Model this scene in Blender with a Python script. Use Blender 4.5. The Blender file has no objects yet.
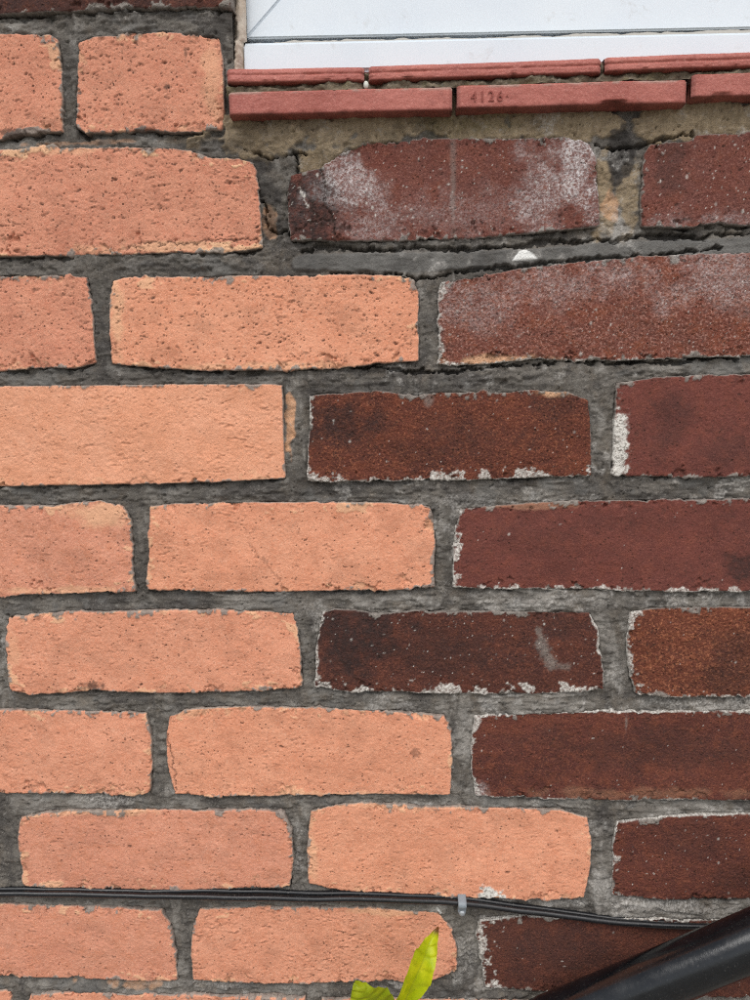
import bpy, bmesh, math, random
import numpy as np
from mathutils import Vector, Matrix, Euler

# ------------------------------------------------------------------ camera
scene = bpy.context.scene
COL = scene.collection
R_ = math.radians
CAM_D, CAM_Z, FOC = 0.546, 1.15, 722.0          # metres from the wall, metres above ground, focal length in photo pixels
cam_data = bpy.data.cameras.new('camera')
cam_data.sensor_fit = 'VERTICAL'; cam_data.sensor_height = 36.0
cam_data.lens = FOC / 1000 * 36.0
cam_data.clip_start = 0.01; cam_data.clip_end = 500
cam = bpy.data.objects.new('camera', cam_data); COL.objects.link(cam)
CAM_ROT = Matrix.Rotation(R_(1.9), 3, 'Z') @ Matrix.Rotation(R_(90 - 7.7), 3, 'X') @ Matrix.Rotation(R_(-0.75), 3, 'Z')
cam.matrix_world = Matrix.Translation((0, -CAM_D, CAM_Z)) @ CAM_ROT.to_4x4()
scene.camera = cam

# ------------------------------------------------------------------ sky, sun, exposure (bright overcast)
SUN_EL, SUN_AZ = 50, -35                         # degrees; azimuth measured from straight in front of the wall, minus = left
world = bpy.data.worlds.new('World'); scene.world = world; world.use_nodes = True
wn, wl = world.node_tree.nodes, world.node_tree.links
wn.clear()
sky = wn.new('ShaderNodeTexSky'); sky.sky_type = 'NISHITA'; sky.sun_disc = False
sky.sun_elevation = R_(SUN_EL); sky.sun_rotation = R_(180 + SUN_AZ)
sky.air_density = 1.0; sky.dust_density = 3.0; sky.ozone_density = 1.0
hs = wn.new('ShaderNodeHueSaturation'); hs.inputs['Saturation'].default_value = 0.30   # cloud cover greys the blue
bg = wn.new('ShaderNodeBackground'); bg.inputs['Strength'].default_value = 0.15
wo = wn.new('ShaderNodeOutputWorld')
wl.new(sky.outputs[0], hs.inputs['Color']); wl.new(hs.outputs[0], bg.inputs['Color']); wl.new(bg.outputs[0], wo.inputs['Surface'])
sd = bpy.data.lights.new('sun', 'SUN'); sd.energy = 1.5; sd.angle = R_(35); sd.color = (1.0, 0.97, 0.93)
sun = bpy.data.objects.new('sun', sd); COL.objects.link(sun)
sdir = Vector((math.sin(R_(SUN_AZ)) * math.cos(R_(SUN_EL)), -math.cos(R_(SUN_AZ)) * math.cos(R_(SUN_EL)), math.sin(R_(SUN_EL))))
sun.rotation_euler = sdir.to_track_quat('Z', 'Y').to_euler(); sun.location = (0, -2, 4)
vs = scene.view_settings
vs.view_transform = 'Standard'; vs.look = 'None'; vs.gamma = 1.0; vs.exposure = 0.15; vs.use_curve_mapping = False

# ------------------------------------------------------------------ helpers
CR = np.array(CAM_ROT); CP = np.array([0, -CAM_D, CAM_Z])
def at(px, py, y=0.0):
    """the point of the plane at depth y (0 = the wall's face) that photo pixel (px, py) looks at"""
    d = CR @ np.array([(px - 375) / FOC, -(py - 500) / FOC, -1.0])
    return CP + d * ((y - CP[1]) / d[1])
def xz(pts, y=0.0):
    return np.array([at(a, b, y)[[0, 2]] for a, b in pts])

def srgb(r, g, b):
    return tuple(((c / 255) / 12.92 if c <= 10 else ((c / 255 + 0.055) / 1.055) ** 2.4) for c in (r, g, b)) + (1.0,)

NG, CELL = 1024, 0.0005                          # noise tiles: 0.5 mm cells, 0.512 m across
def field(seed, lo, hi, slope=1.0, ax=1.0):
    """band-limited random field, wavelengths lo..hi metres, ax < 1 stretches it along x"""
    rng = np.random.default_rng(seed)
    f = np.fft.rfft2(rng.standard_normal((NG, NG)).astype(np.float32))
    kz = np.fft.fftfreq(NG, CELL)[:, None]; kx = np.fft.rfftfreq(NG, CELL)[None, :] / ax
    k = np.sqrt(kx * kx + kz * kz) + 1e-6
    amp = k ** (-slope) * np.exp(-(k * lo) ** 2 * 0.7) * (1 - np.exp(-(k * hi) ** 2 * 2.0))
    g = np.fft.irfft2(f * amp, s=(NG, NG))
    return (g / g.std()).astype(np.float32)
def samp(F, x, z):
    u = x / CELL; v = z / CELL
    i = np.floor(u).astype(int); j = np.floor(v).astype(int); fu = u - i; fv = v - j
    i0, i1, j0, j1 = i % NG, (i + 1) % NG, j % NG, (j + 1) % NG
    return (F[j0, i0] * (1 - fu) + F[j0, i1] * fu) * (1 - fv) + (F[j1, i0] * (1 - fu) + F[j1, i1] * fu) * fv
def sstep(a, b, x):
    t = np.clip((x - a) / (b - a), 0, 1); return t * t * (3 - 2 * t)

F_BIG = field(1, 0.03, 0.20, 1.2)
F_MID = field(2, 0.008, 0.04, 1.0)
F_FINE = field(3, 0.0016, 0.008, 0.8)
F_GRAIN = field(4, 0.0012, 0.0035, 0.3)
F_CREASE = field(5, 0.0018, 0.010, 0.8, 0.45)
F_EDGE = field(6, 0.0022, 0.014, 1.0)
F_CHIP = field(7, 0.006, 0.05, 1.2)
F_FLAKE = field(8, 0.003, 0.03, 1.3, 0.6)
F_PATCH = field(9, 0.004, 0.05, 1.4)
F_GRIT = field(10, 0.0011, 0.0026, 0.0)
F_STREAK = field(11, 0.0016, 0.012, 0.9, 0.16)
F_SMEAR = field(13, 0.005, 0.07, 1.1, 0.3)
F_HAIR = field(12, 0.004, 0.02, 1.2, 0.55)

def link(ob, parent=None):
    COL.objects.link(ob)
    if parent is not None: ob.parent = parent
    return ob
def tag(ob, label=None, cat=None, group=None, kind=None):
    if label: ob['label'] = label
    if cat: ob['category'] = cat
    if group: ob['group'] = group
    if kind: ob['kind'] = kind
    return ob
def empty(name, loc, label, cat, group=None):
    ob = bpy.data.objects.new(name, None); ob.empty_display_size = 0.05; ob.location = loc
    return tag(link(ob), label, cat, group)
def add(name, verts, faces, mat, parent=None, attrs=None, smooth=True, loc=(0, 0, 0)):
    """one mesh object; faces an (n,4) array or a list; world coordinates minus loc"""
    me = bpy.data.meshes.new(name)
    v = np.asarray(verts, dtype=np.float32).reshape(-1, 3) - np.asarray(loc, dtype=np.float32)
    if isinstance(faces, np.ndarray):
        nf, k = faces.shape
        me.vertices.add(len(v)); me.vertices.foreach_set('co', v.ravel())
        me.loops.add(nf * k); me.loops.foreach_set('vertex_index', faces.astype(np.int32).ravel())
        me.polygons.add(nf); me.polygons.foreach_set('loop_start', np.arange(0, nf * k, k, dtype=np.int32))
        me.polygons.foreach_set('loop_total', np.full(nf, k, dtype=np.int32))
        me.update(calc_edges=True)
    else:
        me.from_pydata([tuple(map(float, p)) for p in v], [], faces)
    for nm, a in (attrs or {}).items():
        at_ = me.attributes.new(nm, 'FLOAT', 'POINT'); at_.data.foreach_set('value', np.asarray(a, dtype=np.float32).ravel())
    if smooth: me.polygons.foreach_set('use_smooth', np.ones(len(me.polygons), dtype=bool))
    me.materials.append(mat); me.validate()
    ob = bpy.data.objects.new(name, me); link(ob, parent)
    base = Vector(loc)
    ob.location = base - (parent.location if parent is not None else Vector())
    if parent is not None and parent.parent is not None: ob.location = base - parent.location - parent.parent.location
    return ob
def grid_faces(nr, nc):
    i = np.arange((nr - 1) * (nc - 1)); r = i // (nc - 1); c = i % (nc - 1); a = r * nc + c
    return np.stack([a, a + 1, a + nc + 1, a + nc], 1)

# ------------------------------------------------------------------ materials
def newmat(name):
    m = bpy.data.materials.new(name); m.use_nodes = True
    nt = m.node_tree; nt.nodes.clear()
    out = nt.nodes.new('ShaderNodeOutputMaterial'); b = nt.nodes.new('ShaderNodeBsdfPrincipled')
    nt.links.new(b.outputs[0], out.inputs[0])
    return m, nt, b
class NT:
    def __init__(s, nt):
        s.nt = nt
        tc = nt.nodes.new('ShaderNodeTexCoord'); oi = nt.nodes.new('ShaderNodeObjectInfo')
        sc = nt.nodes.new('ShaderNodeVectorMath'); sc.operation = 'MULTIPLY_ADD'
        cb = nt.nodes.new('ShaderNodeCombineXYZ'); nt.links.new(oi.outputs['Random'], cb.inputs[0]); nt.links.new(oi.outputs['Random'], cb.inputs[2])
        nt.links.new(cb.outputs[0], sc.inputs[0]); sc.inputs[1].default_value = (7.3, 0, 3.1); nt.links.new(tc.outputs['Object'], sc.inputs[2])
        s.co = sc.outputs[0]
    def noise(s, scale, detail=3, rough=0.55, dist=0.0):
        n = s.nt.nodes.new('ShaderNodeTexNoise'); n.inputs['Scale'].default_value = scale; n.inputs['Detail'].default_value = detail
        n.inputs['Roughness'].default_value = rough; n.inputs['Distortion'].default_value = dist
        s.nt.links.new(s.co, n.inputs['Vector']); return n.outputs[0]
    def voro(s, scale, rnd=1.0):
        n = s.nt.nodes.new('ShaderNodeTexVoronoi'); n.inputs['Scale'].default_value = scale; n.inputs['Randomness'].default_value = rnd
        s.nt.links.new(s.co, n.inputs['Vector']); return n
    def attr(s, nm):
        n = s.nt.nodes.new('ShaderNodeAttribute'); n.attribute_name = nm; return n.outputs['Fac']
    def ramp(s, fac, a, b, lo=0.0, hi=1.0):
        n = s.nt.nodes.new('ShaderNodeMapRange'); n.interpolation_type = 'SMOOTHSTEP'
        for k, v in zip(('From Min', 'From Max', 'To Min', 'To Max'), (a, b, lo, hi)): n.inputs[k].default_value = v
        s.nt.links.new(fac, n.inputs[0]); return n.outputs[0]
    def mul(s, a, b, op='MULTIPLY'):
        n = s.nt.nodes.new('ShaderNodeMath'); n.operation = op
        for i, v in enumerate((a, b)):
            if isinstance(v, (int, float)): n.inputs[i].default_value = v
            else: s.nt.links.new(v, n.inputs[i])
        return n.outputs[0]
    def mix(s, fac, a, b, mode='MIX'):
        n = s.nt.nodes.new('ShaderNodeMix'); n.data_type = 'RGBA'; n.blend_type = mode
        for inp, v in ((n.inputs[0], fac), (n.inputs[6], a), (n.inputs[7], b)):
            if isinstance(v, (int, float, tuple)): inp.default_value = v
            else: s.nt.links.new(v, inp)
        return n.outputs[2]
    def bump(s, h, strength, dist, normal=None):
        n = s.nt.nodes.new('ShaderNodeBump'); n.inputs['Strength'].default_value = strength; n.inputs['Distance'].default_value = dist
        s.nt.links.new(h, n.inputs['Height'])
        if normal is not None: s.nt.links.new(normal, n.inputs['Normal'])
        return n.outputs[0]

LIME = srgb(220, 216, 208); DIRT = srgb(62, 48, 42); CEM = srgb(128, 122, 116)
def brick_mat(name, c1, c2, c3, grain=(0.5, None), soot=srgb(56, 44, 42), pale=srgb(228, 182, 144), rough=0.88, bumpd=0.0006, gscale=900, pore=0.6, dark=0.5):
    """c1/c2 broad tone, c3 mottling, grain: (amount, colour of the light grains); stains come from the brick's own stain maps"""
    m, nt, b = newmat(name); t = NT(nt)
    col = t.mix(t.ramp(t.noise(22, 5, 0.65), 0.30, 0.70), c1, c2)
    col = t.mix(t.mul(t.ramp(t.noise(95, 5, 0.7), 0.42, 0.72), 0.75), col, c3)
    g = t.noise(gscale, 2, 0.6)
    if grain[1]: col = t.mix(t.mul(t.ramp(g, 0.50, 0.68), grain[0]), col, grain[1])
    dk = t.mul(t.ramp(t.noise(gscale * 0.62, 3, 0.65, 0.3), 0.54, 0.70), t.ramp(t.noise(60, 3, 0.6), 0.3, 0.65, 0.3, 1.0))
    col = t.mix(t.mul(dk, dark), col, DIRT)
    vo = t.voro(300); pr = t.mul(t.ramp(vo.outputs['Distance'], 0.30, 0.14), t.ramp(t.noise(130, 3, 0.6), 0.50, 0.62))
    col = t.mix(t.mul(pr, pore), col, srgb(70, 46, 38))
    col = t.mix(t.mul(t.attr('pale'), 0.85), col, pale)
    col = t.mix(t.mul(t.attr('soot'), t.ramp(t.noise(240, 4, 0.75), 0.25, 0.65, 0.35, 1.0)), col, soot)
    cem = t.mix(t.ramp(t.noise(300, 4, 0.7), 0.35, 0.65), CEM, srgb(150, 144, 136))
    col = t.mix(t.attr('cement'), col, cem)
    col = t.mix(t.mul(t.attr('dirt'), 0.9), col, DIRT)  # dirt in pits and cracks, plus the shade painted along lower edges
    col = t.mix(t.mul(t.attr('haze'), t.ramp(t.noise(480, 5, 0.8), 0.40, 0.60, 0.12, .85)), col, srgb(224, 219, 218))
    lime = t.mix(t.ramp(t.noise(520, 3, 0.7), 0.32, 0.56), srgb(126, 118, 110), LIME)
    col = t.mix(t.attr('lime'), col, lime)
    nt.links.new(col, b.inputs['Base Color'])
    b.inputs['Roughness'].default_value = rough; b.inputs['Specular IOR Level'].default_value = 0.25
    hgt = t.mul(t.mul(t.noise(gscale * 0.8, 4, 0.75), t.mul(t.noise(190, 5, 0.7), 1.7), 'ADD'), t.mul(pr, -0.8), 'ADD')
    nt.links.new(t.bump(hgt, 0.9, bumpd), b.inputs['Normal'])
    return m

LG = srgb(236, 192, 166)
ORANGE = brick_mat('orange_brick', srgb(213, 145, 115), srgb(220, 154, 124), srgb(205, 134, 103), (0.30, LG), dark=.22, bumpd=.0005)
ORANGE_WARM = brick_mat('warm_orange_brick', srgb(217, 147, 115), srgb(224, 158, 126), srgb(209, 137, 105), (0.30, LG), dark=.20, bumpd=.0005)
ORANGE_DULL = brick_mat('dull_orange_brick', srgb(205, 138, 112), srgb(213, 148, 121), srgb(200, 130, 99), (0.30, LG), dark=.26, bumpd=.0005)
ORANGE_PINK = brick_mat('orange_pink_brick', srgb(204, 137, 111), srgb(212, 147, 119), srgb(198, 127, 101), (0.32, srgb(228, 180, 156)), bumpd=0.0006, dark=.34, pore=.8)
ORANGE_CLEAN = brick_mat('clean_orange_brick', srgb(222, 155, 121), srgb(228, 165, 133), srgb(214, 147, 113), (0.28, srgb(238, 190, 160)), bumpd=0.0006, dark=.10, pore=.2)
RED_WEATHER = brick_mat('weathered_red_brick', srgb(110, 70, 63), srgb(108, 60, 50), srgb(126, 74, 58), (0.55, srgb(152, 106, 94)), bumpd=0.001, gscale=800)
RED_ROUGH = brick_mat('rough_red_brick', srgb(124, 80, 70), srgb(126, 70, 55), srgb(144, 84, 60), (0.75, srgb(182, 136, 122)), bumpd=0.0018, gscale=600, dark=.65)
RED_SAND = brick_mat('sandy_red_brick', srgb(108, 60, 47), srgb(84, 50, 43), srgb(126, 70, 50), (0.7, srgb(156, 98, 72)), bumpd=0.0014, gscale=640, dark=.7)
RED_RUST = brick_mat('rusty_red_brick', srgb(120, 68, 51), srgb(92, 54, 45), srgb(138, 80, 56), (0.8, srgb(170, 110, 80)), bumpd=0.0018, gscale=540, dark=.75)
RED_PLUM = brick_mat('plum_red_brick', srgb(114, 64, 56), srgb(98, 57, 51), srgb(124, 70, 57), (0.42, srgb(142, 90, 77)), bumpd=0.0007, gscale=820, dark=.55)
RED_BROWN = brick_mat('brown_red_brick', srgb(104, 59, 49), srgb(84, 49, 44), srgb(120, 68, 50), (0.55, srgb(142, 88, 66)), bumpd=0.0011, gscale=700, dark=.65)
RED_DARK = brick_mat('dark_red_brick', srgb(92, 54, 45), srgb(72, 46, 42), srgb(110, 63, 48), (0.55, srgb(136, 86, 66)), bumpd=0.0011, gscale=700, dark=.65)

def mortar_mat():
    m, nt, b = newmat('mortar'); t = NT(nt)
    col = t.mix(t.ramp(t.noise(18, 6, 0.7), 0.32, 0.68), srgb(86, 82, 77), srgb(116, 111, 104))
    col = t.mix(t.mul(t.ramp(t.noise(48, 5, 0.7), 0.48, 0.68), 0.5), col, srgb(112, 101, 88))
    col = t.mix(t.mul(t.ramp(t.noise(70, 6, 0.75), 0.47, 0.64), 0.6), col, srgb(78, 75, 72))
    col = t.mix(t.mul(t.attr('wet_smear'), .6), col, srgb(72, 69, 67))
    col = t.mix(t.mul(t.attr('dry_smear'), .6), col, t.mix(t.ramp(t.noise(90, 4, .7), .35, .65), srgb(124, 119, 112), srgb(150, 146, 140)))
    col = t.mix(t.attr('sand'), col, t.mix(t.ramp(t.noise(50, 6, 0.75), 0.35, 0.65), srgb(130, 114, 92), srgb(154, 137, 112)))
    col = t.mix(t.mul(t.attr('moss'), t.ramp(t.noise(90, 4, .7), .3, .6)), col, srgb(98, 92, 52))
    col = t.mix(t.attr('ochre'), col, srgb(206, 158, 122))
    col = t.mix(t.mul(t.ramp(t.noise(75, 6, 0.8, .6), 0.57, 0.68), 0.5), col, srgb(164, 161, 156))
    col = t.mix(t.mul(t.attr('trowel'), .75), col, t.mix(t.ramp(t.noise(25, 4, .6), .35, .65), srgb(96, 95, 93), srgb(116, 115, 112)))
    g = t.noise(760, 3, 0.7)
    col = t.mix(t.mul(t.mul(t.ramp(g, 0.54, 0.70), t.ramp(t.attr('trowel'), 0, 1, .40, .12)), 1.0), col, srgb(164, 157, 148))
    col = t.mix(t.mul(t.mul(t.ramp(t.noise(560, 4, 0.75), 0.56, 0.70), t.ramp(t.attr('trowel'), 0, 1, .45, .12)), 1.0), col, srgb(54, 50, 47))
    col = t.mix(t.mul(t.attr('soot'), .85), col, srgb(58, 55, 53))  # soot patches, plus crack shade put into the colour
    col = t.mix(t.mul(t.attr('lime'), t.ramp(t.noise(560, 3, 0.7), 0.34, 0.58, .25, 1.0)), col, srgb(196, 192, 186))
    col = t.mix(t.attr('paint'), col, srgb(238, 238, 234))
    nt.links.new(col, b.inputs['Base Color'])
    b.inputs['Roughness'].default_value = 0.93; b.inputs['Specular IOR Level'].default_value = 0.2
    hgt = t.mul(g, t.mul(t.noise(230, 5, 0.7), 1.3), 'ADD')
    nt.links.new(t.bump(hgt, 1.0, 0.0007), b.inputs['Normal'])
    return m
MORTAR = mortar_mat()

# ------------------------------------------------------------------ bricks seen in the photograph
# T / B: top and bottom edge, left to right; L / R: extra points down the left and right edge (photo pixels on the wall's face)
BRICKS = [
 dict(id='r0', T=[(-100,-78),(0,-80),(100,-83),(232,-86)], B=[(-100,16),(0,14),(60,12),(100,9),(150,8),(190,6),(232,8)], mat=RED_DARK, rough=1.3, soot=[(60,0,200,20,.5)]),
 dict(id='r1a', T=[(-100,37),(0,35),(20,35),(50,36),(56,40)], R=[(60,60),(62,100)], B=[(-100,137),(0,138),(20,134),(45,132),(62,131)], mat=ORANGE_PINK, pits=60, dark=[(12,132,16,4,.8),(52,124,8,6,.3)]),
 dict(id='r1b', T=[(79,43),(85,40),(95,37),(120,36),(128,33),(170,33),(200,37),(219,38)], R=[(222,60),(224,100)], L=[(77,80)], B=[(76,128),(85,132),(120,132),(150,131),(180,132),(210,130),(223,128)], mat=ORANGE_PINK, pits=70, pale=[(213,80,10,60,.45)], dark=[(167,87,4,4,.9),(186,54,2,8,.7),(145,130,14,4,.6)]),
 dict(id='r2a', T=[(-100,150),(0,151),(30,148),(52,143),(60,148),(90,149),(130,148),(168,149),(190,152),(215,159),(240,160),(252,164)], R=[(257,185),(260,215)], B=[(-100,255),(0,256),(50,255),(110,254),(180,252),(220,253),(262,247)], mat=ORANGE_PINK, pits=150, chip=1.4, cracks=[[(125,248),(150,243),(185,244),(215,240),(245,239),(262,243)],[(95,149),(130,151),(168,149)]], pale=[(60,150,40,5,.5),(170,247,70,5,.7)]),
 dict(id='r2b', T=[(291,176),(308,172),(322,168),(340,154),(366,144),(414,140),(480,139),(516,140),(563,138),(590,145)], R=[(595,169),(598,200)], L=[(287,195),(289,220)], B=[(291,240),(336,240),(386,240),(435,239),(480,237),(545,231),(600,225)], mat=RED_WEATHER, rough=1.2, specks=240,
      bloom=[(350,178,32,26,.65),(374,205,22,34,.45),(580,178,24,42,1.4),(550,195,26,34,.55),(430,215,80,22,.22),(590,215,12,14,.7)], soot=[(306,205,30,46,1.0)], cement=[(453,190,4,60,.35)], white_cracks=[[(299,188),(304,200),(309,208)]], cracks=[[(300,182),(306,196),(315,210),(322,226)],[(318,164),(326,185),(324,205),(333,220),(333,240)],[(319,165),(327,186),(325,205),(334,220),(334,240)],[(290,236),(310,222),(330,220)]]),
 dict(id='r2c', T=[(645,155),(651,145),(689,142),(696,136),(750,134),(850,132)], L=[(642,190)], B=[(641,226),(690,227),(720,222),(750,225),(850,226)], mat=RED_WEATHER, rough=1.2, specks=150, soot=[(668,165,16,30,.5)], bloom=[(700,220,60,8,.4)]),
 dict(id='r3a', T=[(-140,278),(0,276),(60,276),(86,278)], R=[(90,300),(93,330)], B=[(-140,373),(0,371),(40,367),(75,368),(95,362)], mat=ORANGE_PINK, pits=70),
 dict(id='r3b', T=[(111,281),(125,278),(200,277),(300,276),(350,275),(400,276),(413,280)], R=[(419,295),(417,320),(418,340)], L=[(110,330)], B=[(112,363),(125,365),(150,367),(200,370),(290,370),(340,367),(370,364),(418,360)], mat=ORANGE_WARM, pits=170, pale=[(117,320,8,50,.7),(250,366,110,4,.5)]),
 dict(id='r3c', T=[(441,284),(470,279),(520,269),(580,263),(640,257),(700,255),(750,253),(900,250)], L=[(438,300),(440,330)], B=[(438,363),(480,364),(500,362),(540,358),(560,360),(620,360),(680,357),(750,355),(900,352)], mat=RED_ROUGH, rough=2.0, specks=260, bloom=[(480,300,60,26,.32),(560,285,70,18,.30),(640,272,90,16,.42),(720,275,60,26,.45)], lime_edge=dict(L=.7, B=.3), pale=[(500,360,60,6,.9)]),
 dict(id='r4a', T=[(-140,389),(0,387),(100,386),(200,385),(282,385)], R=[(283,430)], B=[(-140,488),(0,486),(100,484),(200,482),(285,478)], mat=ORANGE_CLEAN, pits=4, chip=.45, edge=.5, proud=.0012, corner=.0012, creased=1.2, dent_dirt=.10),
 dict(id='r4b', T=[(311,396),(340,394),(380,392),(415,396),(440,393),(500,394),(530,390),(565,394),(587,400)], R=[(590,420),(590,450)], L=[(309,440)], B=[(308,480),(330,482),(360,480),(450,480),(500,478),(591,475)], mat=RED_SAND, rough=1.5, specks=50, soot=[(335,425,40,30,.75),(450,440,70,30,.35),(560,410,30,18,.3)], lime_edge=dict(L=.45, B=1.1), pale=[(556,393,28,6,1.0)], cement=[(429,400,5,10,.5)]),
 dict(id='r4c', T=[(617,384),(650,379),(690,376),(750,375),(900,373)], L=[(615,420)], B=[(612,475),(650,476),(690,477),(750,476),(900,475)], mat=RED_PLUM, pits=30, soot=[(670,420,26,40,.45),(720,450,40,20,.3)], lime=[(618,430,9,20,1.5),(618,455,9,22,1.5),(615,470,8,8,1.2)]),
 dict(id='r5a', T=[(-150,507),(0,506),(50,506),(80,503),(100,501),(122,507)], R=[(130,520),(132,560)], B=[(-150,598),(0,597),(30,593),(80,593),(135,591)], mat=ORANGE_DULL, pits=70, pale=[(105,512,28,12,.7),(60,590,60,4,.6)]),
 dict(id='r5b', T=[(151,506),(180,504),(250,503),(300,503),(380,503),(429,506)], R=[(433,520),(435,550),(433,570)], L=[(149,550)], B=[(147,589),(200,591),(270,592),(330,590),(390,590),(435,587)], mat=ORANGE_WARM, pits=90, crack=.5, cracks=[[(248,542),(262,560),(270,566),(282,588)]]),
 dict(id='r5c', T=[(461,509),(520,505),(570,501),(640,501),(750,500),(900,499)], L=[(456,530),(454,555)], B=[(454,586),(480,588),(540,588),(610,589),(650,591),(750,591),(900,592)], mat=RED_PLUM, specks=25, soot=[(748,565,22,18,.8),(520,540,60,20,.25),(640,520,90,12,.22)], lime_edge=dict(L=1.2, B=.5), pale=[(520,506,60,3,.25)]),
 dict(id='r6a', T=[(9,618),(40,614),(100,612),(180,610),(240,611),(293,614)], R=[(299,640),(301,670)], L=[(6,640)], B=[(10,690),(30,694),(60,693),(95,690),(140,692),(200,692),(260,690),(302,687)], mat=ORANGE, pits=90, dark=[(92,686,12,5,.9)], pale=[(14,650,7,26,.35)]),
 dict(id='r6b', T=[(323,613),(335,609),(357,611),(383,614),(417,611),(467,613),(497,612),(534,613),(589,613)], R=[(597,628),(601,660)], L=[(316,650)], B=[(317,687),(350,691),(420,692),(480,694),(540,693),(603,689)], mat=RED_DARK, rough=1.3, specks=110, soot=[(355,640,60,38,.95),(440,650,60,30,.5),(560,625,30,10,.4)], smear=[([(539,631),(541,642)],.0026,.5),([(541,642),(545,654)],.0048,.6),([(546,655),(553,664)],.0042,.6),([(554,665),(568,667)],.0026,.42)], lime_edge=dict(L=.3, B=1.3, R=.3)),
 dict(id='r6c', T=[(630,613),(650,609),(700,608),(750,608),(900,607)], L=[(627,640),(629,665)], B=[(637,694),(690,697),(750,697),(900,697)], mat=RED_RUST, rough=1.8, specks=25, soot=[(735,660,30,34,.5)], lime_edge=dict(L=1.3, B=.3)),
 dict(id='r7a', T=[(-140,711),(0,711),(60,711),(110,712),(146,714)], R=[(150,730),(152,760)], B=[(-140,793),(0,793),(60,793),(120,795),(150,793)], mat=ORANGE, pits=50),
 dict(id='r7b', T=[(170,717),(185,710),(240,707),(300,709),(380,711),(444,717)], R=[(450,730),(452,760)], L=[(167,740),(168,765)], B=[(175,794),(220,796),(300,795),(340,795),(400,794),(450,794)], mat=ORANGE_WARM, pits=90, pale=[(185,712,20,5,.5),(330,794,80,3,.5)], dark=[(415,752,5,5,.5)], cracks=[[(168,735),(173,760),(178,792)]]),
 dict(id='r7c', T=[(475,718),(520,715),(600,712),(650,713),(700,712),(750,711),(900,710)], L=[(471,745),(472,770)], B=[(476,796),(540,799),(610,799),(680,799),(750,800),(900,800)], mat=RED_BROWN, rough=1.1, specks=50, soot=[(640,748,130,24,.45),(560,740,40,14,.4)], pale=[(640,793,110,6,.14)], bloom=[(480,790,10,10,.6)], cement=[(626,722,2,12,.5)], lime_edge=dict(L=1.1, T=.15, B=.1)),
 dict(id='r8a', T=[(21,818),(40,813),(100,811),(170,811),(250,810),(284,813)], R=[(291,830),(293,860)], L=[(19,840)], B=[(23,885),(60,888),(110,890),(180,890),(240,888),(290,886)], mat=ORANGE_DULL, pits=60, pale=[(90,812,60,4,.7)]),
 dict(id='r8b', T=[(311,812),(340,805),(370,804),(420,807),(500,809),(560,811),(586,819)], R=[(591,840),(589,870)], L=[(307,850)], B=[(309,884),(340,890),(380,894),(440,896),(500,898),(550,899),(584,896)], mat=ORANGE_WARM, pits=80, pale=[(312,850,6,34,.6),(400,806,90,4,.5)], lime=[(489,893,11,6,2)]),
 dict(id='r8c', soot=[(690,840,40,16,.35),(740,880,30,14,.4)], T=[(618,823),(650,818),(700,816),(750,815),(900,813)], L=[(613,845),(614,870)], B=[(612,895),(660,899),(750,899),(900,900)], mat=RED_BROWN, rough=1.3, specks=120, lime_edge=dict(L=1.0, T=.1)),
 dict(id='r9a', T=[(-140,901),(0,904),(60,906),(120,908),(160,911)], R=[(170,925),(174,950)], B=[(-140,974),(0,976),(60,978),(110,980),(177,981)], mat=ORANGE_DULL, pits=50),
 dict(id='r9b', T=[(199,911),(260,908),(330,908),(390,910),(438,914)], R=[(452,930),(457,950)], L=[(194,925),(191,950)], B=[(193,981),(250,984),(300,984),(360,982),(430,982),(456,972)], mat=ORANGE, pits=50, pale=[(400,912,60,4,.6)], creased=1.8),
 dict(id='r9c', soot=[(560,950,50,24,.35),(500,930,20,14,.3)], T=[(480,921),(520,918),(600,918),(700,921),(750,918),(900,915)], L=[(477,935),(482,960)], B=[(485,988),(550,992),(620,996),(750,999),(900,1000)], mat=RED_DARK, specks=50, dark=[(640,955,24,1.2,1.0),(575,968,10,1.2,.5)], lime_edge=dict(L=1.8, T=.1)),
 dict(id='r10z', T=[(-250,990),(-100,991),(10,992)], B=[(-250,1062),(-100,1064),(13,1066)], mat=ORANGE, pits=20),
 dict(id='r10a', T=[(30,996),(60,993),(120,995),(200,996),(305,998)], B=[(32,1068),(120,1069),(303,1072)], mat=ORANGE, pits=30),
 dict(id='r10b', T=[(322,1000),(420,1000),(520,1001),(604,1004)], B=[(322,1074),(420,1075),(600,1078)], mat=ORANGE, pits=30),
 dict(id='r10c', T=[(625,1006),(700,1006),(900,1008)], B=[(627,1080),(700,1080),(900,1084)], mat=RED_RUST),
]

def resample(P, n):
    s = np.concatenate([[0], np.cumsum(np.hypot(*np.diff(P, axis=0).T))]); t = np.linspace(0, s[-1], n)
    return np.stack([np.interp(t, s, P[:, 0]), np.interp(t, s, P[:, 1])], 1)
def poly_sd(P, X, Z):
    """signed distance to a closed polygon, negative inside"""
    d = np.full(X.shape, 1e9); ins = np.zeros(X.shape, bool)
    for i in range(len(P)):
        a, b = P[i], P[(i + 1) % len(P)]; e = b - a; L2 = max(e @ e, 1e-12)
        t = np.clip(((X - a[0]) * e[0] + (Z - a[1]) * e[1]) / L2, 0, 1)
        d = np.minimum(d, (X - a[0] - t * e[0]) ** 2 + (Z - a[1] - t * e[1]) ** 2)
        if a[1] != b[1]:
            c = (a[1] > Z) != (b[1] > Z)
            ins ^= c & (X < (b[0] - a[0]) * (Z - a[1]) / (b[1] - a[1]) + a[0])
    d = np.sqrt(d); return np.where(ins, -d, d)
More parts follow.
